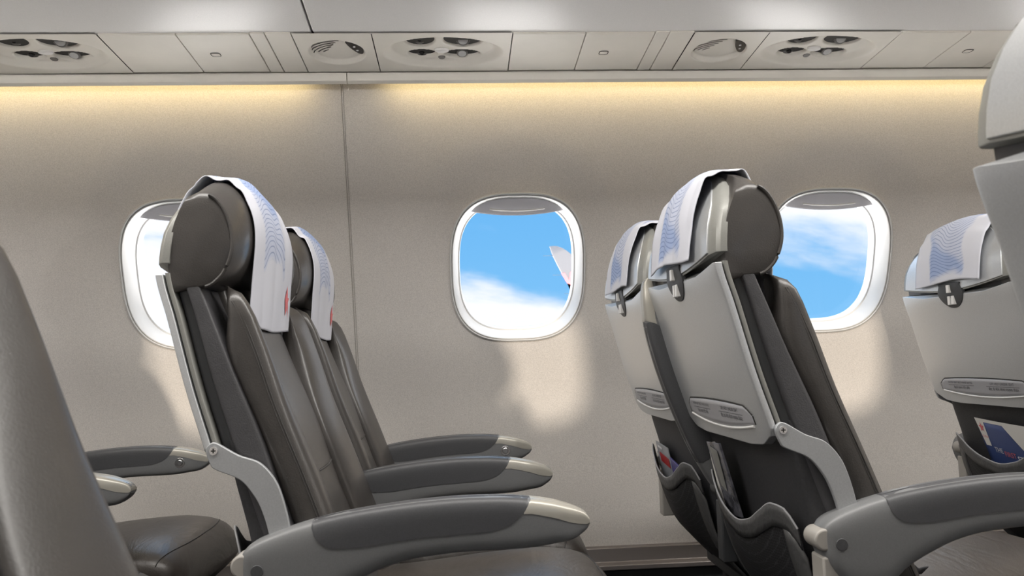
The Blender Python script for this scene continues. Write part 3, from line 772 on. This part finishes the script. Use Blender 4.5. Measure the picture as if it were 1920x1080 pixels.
# ------------------------------------------------------------------ headrest covers
def make_cover(label, x, yc, dy=0., seed=0, wave=.004):
    rnd = random.Random(seed); ph = [rnd.uniform(0, 6.28) for _ in range(4)]
    path = smooth_pts([(-.3135, .058, 0), (-.311, .095, 0), (-.308, .14, 0), (-.3045, .195, 0), (-.307, .232, 0), (-.316, .262, 0), (-.330, .282, 0), (-.348, .2995, 0), (-.370, .3010, 0), (-.392, .290, 0), (-.410, .264, 0), (-.4225, .225, 0), (-.428, .19, 0), (-.4325, .150, 0)], 8)
    zt = crest
    w = .128
    def f(u, v):
        k = v*(len(path)-1); i = min(int(k), len(path)-2); p = path[i].lerp(path[i+1], k-i)
        y = w*(2*u-1)*(1+.03*math.cos(v*3))+dy
        z = p.y; x_ = p.x
        drop = (zt(0)-zt(y))*min(1.05, max(0, (z-.112)/.187))
        if x_ > -.39: x_ -= .002*(y/.14)**2
        # soft creases, strongest on the top and the free ends
        cr = wave*(math.sin(u*9+v*5+ph[0])*.5+math.sin(u*17-v*8+ph[1])*.3)
        up = (.0022+.0030*math.sin(v*34+ph[2])+.0022*math.sin(v*61+ph[0]))*(2*u-1)**2*sm(.245, .285, z)
        nx = 1 if x_ > -.36 else -1
        return (x_+nx*(abs(cr)*.8+.0015), y, z-drop+up+.003*sm(.24, .3, z)+(.003*math.sin(u*6+ph[3]) if v < .03 or v > .97 else 0)+EYE)
    t = thing('headrest_cover', label, 'headrest cover', (x, yc, 0), 'patterned headrest covers')
    c = link('cloth', sheet(f, 40, 90, uv=True), 'cloth', t, solid=.0014)
    # red star figure near the lower corner of the front flap
    star = [(0, .032), (.0035, .010), (.015, .011), (.006, .001), (.012, -.030), (.001, -.010), (-.012, -.026), (-.006, .001), (-.016, .008), (-.0035, .009)]
    def place(a, b):
        u = .865+a/(2*w); v = .105+b/.62; p = f(u, v); return (p[0]+.0022, p[1], p[2])
    link('star_logo', poly_bm(star, place), 'logo_red', t)
    return t
make_cover('headrest cover on the front-facing aisle seat, red star near its corner', 0, YA, -.003, 1)
make_cover('headrest cover half hidden behind the front-facing aisle seat, on the window seat', 0, YB, 0, 2)
make_cover('crumpled headrest cover on the aisle seat seen from behind, largest wave pattern', PITCH, YA, -.002, 3, .006)
make_cover('headrest cover on the far silver seat back, left of the larger cover', PITCH, YB, 0, 4)
make_cover('headrest cover on the silver seat back at the right, beside the close grey seat', 2*PITCH, YB, 0, 5, .003)
make_cover('headrest cover on the close seat cut off by the right edge', PITCH+.014, YN, -.005, 6, .002)

# ------------------------------------------------------------------ what the pockets hold
def slab(name, label, cat, m, corners, thick, parent=None, group=None):
    # four corners of the front face (seat-back coordinates), given thickness towards +x
    bm = loft([[(p[0]+d, p[1], p[2]+EYE) for p in corners] for d in (0, thick)])
    o = link(name, bm, m, parent, bevel=.0008)
    if label: tag(o, label, cat, group)
    return o
PX = PITCH
slab('booklet', 'white booklet standing in the aisle seat pocket, left of the dark magazine', 'booklet', 'paper',
     [(PX-.338, 1.475, -.165), (PX-.338, 1.443, -.162), (PX-.314, 1.443, -.30), (PX-.314, 1.465, -.30)], .006)
mg = slab('magazine', 'dark glossy magazine standing in the aisle seat pocket', 'magazine', 'cover_gloss',
     [(PX-.350, 1.440, -.160), (PX-.350, 1.372, -.157), (PX-.316, 1.372, -.285), (PX-.316, 1.440, -.290)], .005)
slab('cover_picture', None, None, 'shell_edge', [(PX-.3495, 1.428, -.166), (PX-.3480, 1.388, -.172), (PX-.3290, 1.400, -.245), (PX-.3310, 1.424, -.237)], .001, mg)
slab('magazine_pages', None, None, 'paper', [(PX-.3495, 1.4408, -.161), (PX-.3495, 1.4398, -.161), (PX-.3155, 1.4398, -.289), (PX-.3155, 1.4408, -.289)], .004, mg)
sc = slab('safety_card', 'grey and red card leaning in the window seat pocket, left of the purple packet', 'card', 'paper_grey',
     [(PX-.322, 1.945, -.210), (PX-.322, 1.835, -.216), (PX-.306, 1.825, -.31), (PX-.306, 1.935, -.31)], .003)
def on_card(a, b): return (PX-.3222+.016*b, 1.945-.11*a-.01*b, -.210-.006*a-b*.1+EYE)
def card_quad(name, m, q, par, lift=0.):
    bm = bmesh.new(); bm.faces.new([bm.verts.new(tuple(Vector(on_card(*p))+Vector((-lift, 0, 0)))) for p in q]); return link(name, bm, m, par)
card_quad('red_panel', 'paper_red', [(.20, .22), (.95, .26), (.95, .48), (.20, .44)], sc, .0006)
card_quad('white_heading', 'letter_white', [(.15, .06), (.50, .075), (.50, .13), (.15, .115)], sc, .0006)
pk = slab('packet', 'small purple packet poking out of the window seat pocket beside the card', 'packet', 'paper_purple',
     [(PX-.320, 1.825, -.236), (PX-.320, 1.755, -.246), (PX-.308, 1.755, -.31), (PX-.308, 1.82, -.31)], .004)
# leaflet at the right
LX = 2*PITCH
def LF(a, b): return (LX-.3265+.0*a+b*.115*.28-.006*math.sin(a*3.1), 1.895-.23*a-.02*b, -.178-.010*a-b*.135+EYE)
lf = tag(link('leaflet', sheet(lambda u, v: LF(u, v), 16, 6), 'paper_blue', solid=.002), 'blue and white printed leaflet in the right-hand seat pocket', 'leaflet')
def lquad(q, lift=.0018, n=6):
    bm = bmesh.new(); L = []
    (a0, b0), (a1, b1), (a2, b2), (a3, b3) = q
    def g(u, v):
        a = (a0*(1-u)+a1*u)*(1-v)+(a3*(1-u)+a2*u)*v; b = (b0*(1-u)+b1*u)*(1-v)+(b3*(1-u)+b2*u)*v
        p = LF(a, b); return (p[0]-lift, p[1], p[2])
    return sheet(g, n, 3, bm)
bm = lquad([(-.005, -.01), (.135, -.01), (.125, .47), (.035, .47)]); b2 = lquad([(.1, -.01), (1, -.01), (1, .05), (.1, .05)])
link('white_tab', bm, 'paper', lf); link('white_border', b2, 'paper', lf)
link('folded_corner', lquad([(.42, -.01), (1, -.01), (1, .45), (.66, .46)], .003), 'paper', lf)
pl = lambda ca, cb, s=1: (lambda x, y: tuple(Vector(LF(ca+x/.23, cb-y/.135))+Vector((-.0028, 0, 0))))
star5 = [(.011*math.sin(k*math.pi/5)*(1 if k % 2 == 0 else .42), .013*math.cos(k*math.pi/5)*(1 if k % 2 == 0 else .42)) for k in range(10)]
bm = poly_bm(star5, pl(.075, .15)); text_bm('STARair', .0075, pl(.085, .31), bm); link('red_logo', bm, 'logo_red', lf)
link('white_title', text_bm('STAR', .019, pl(.60, .60)), 'letter_white', lf); link('white_title', text_bm('THE', .017, pl(.235, .52)), 'letter_white', lf)
link('red_title', text_bm('FIRST', .017, pl(.405, .56)), 'logo_red', lf)

# ------------------------------------------------------------------ wingtip outside the middle window
wt = thing('winglet', 'white upturned winglet with red star seen through the middle window', 'winglet', (0, 12., 0))
out = smooth_pts([(1.375, 1.70, 0), (1.50, 1.70, 0), (1.64, 1.63, 0), (1.80, 1.475, 0), (2.05, 1.16, 0), (2.4, .62, 0), (2.7, .1, 0)], 5)+[Vector((2.2, .1, 0))]+smooth_pts([(1.95, .60, 0), (1.74, .97, 0), (1.57, 1.24, 0), (1.43, 1.53, 0), (1.385, 1.66, 0)], 4)
bm = loft([[(x0, y, z), (x0+c*.35, y, z+c*.05), (x0+c, y, z+c*.01), (x0+c*.4, y, z-c*.04)] for x0, y, z, c in ((2.0, 12.0, EYE+.12, .75), (2.25, 8, EYE-.45, 1.4), (2.4, 2.35, -.10, 2.2))])
link('wing', bm, 'winglet_paint', wt, sharp=60)
cx_ = sum(p.x for p in out)/len(out); cz_ = sum(p.y for p in out)/len(out)
bm = loft([[(cx_+(p.x-cx_)*s, d, cz_+(p.y-cz_)*s+EYE) for p in out] for s, d in ((.96, -.03), (1, 0), (.96, .03))])
link('fin', bm, 'winglet_paint', wt, sharp=60)
for px, pz in ((1.435, 1.555), (1.575, 1.255), (1.745, .965)):
    bm = tube([(px-.16, 0, pz+EYE), (px+.02, 0, pz+EYE)], .0025, None, 6); tube([(px-.02, 0, pz+EYE), (px+.06, 0, pz+EYE)], .012, bm, 8)
    link('static_wick', bm, 'arm_pad', wt)
wlogo = [(1.60, 1.27), (1.66, 1.27), (1.72, 1.16), (1.735, 1.27), (1.79, 1.32), (1.86, 1.30), (1.84, 1.13), (1.90, 1.02), (1.80, 1.06), (1.735, .99), (1.745, 1.09), (1.69, 1.11)]
link('star_emblem', poly_bm(wlogo, lambda a, b: (a-.065, -.045, b+.01+EYE)), 'logo_red', wt)
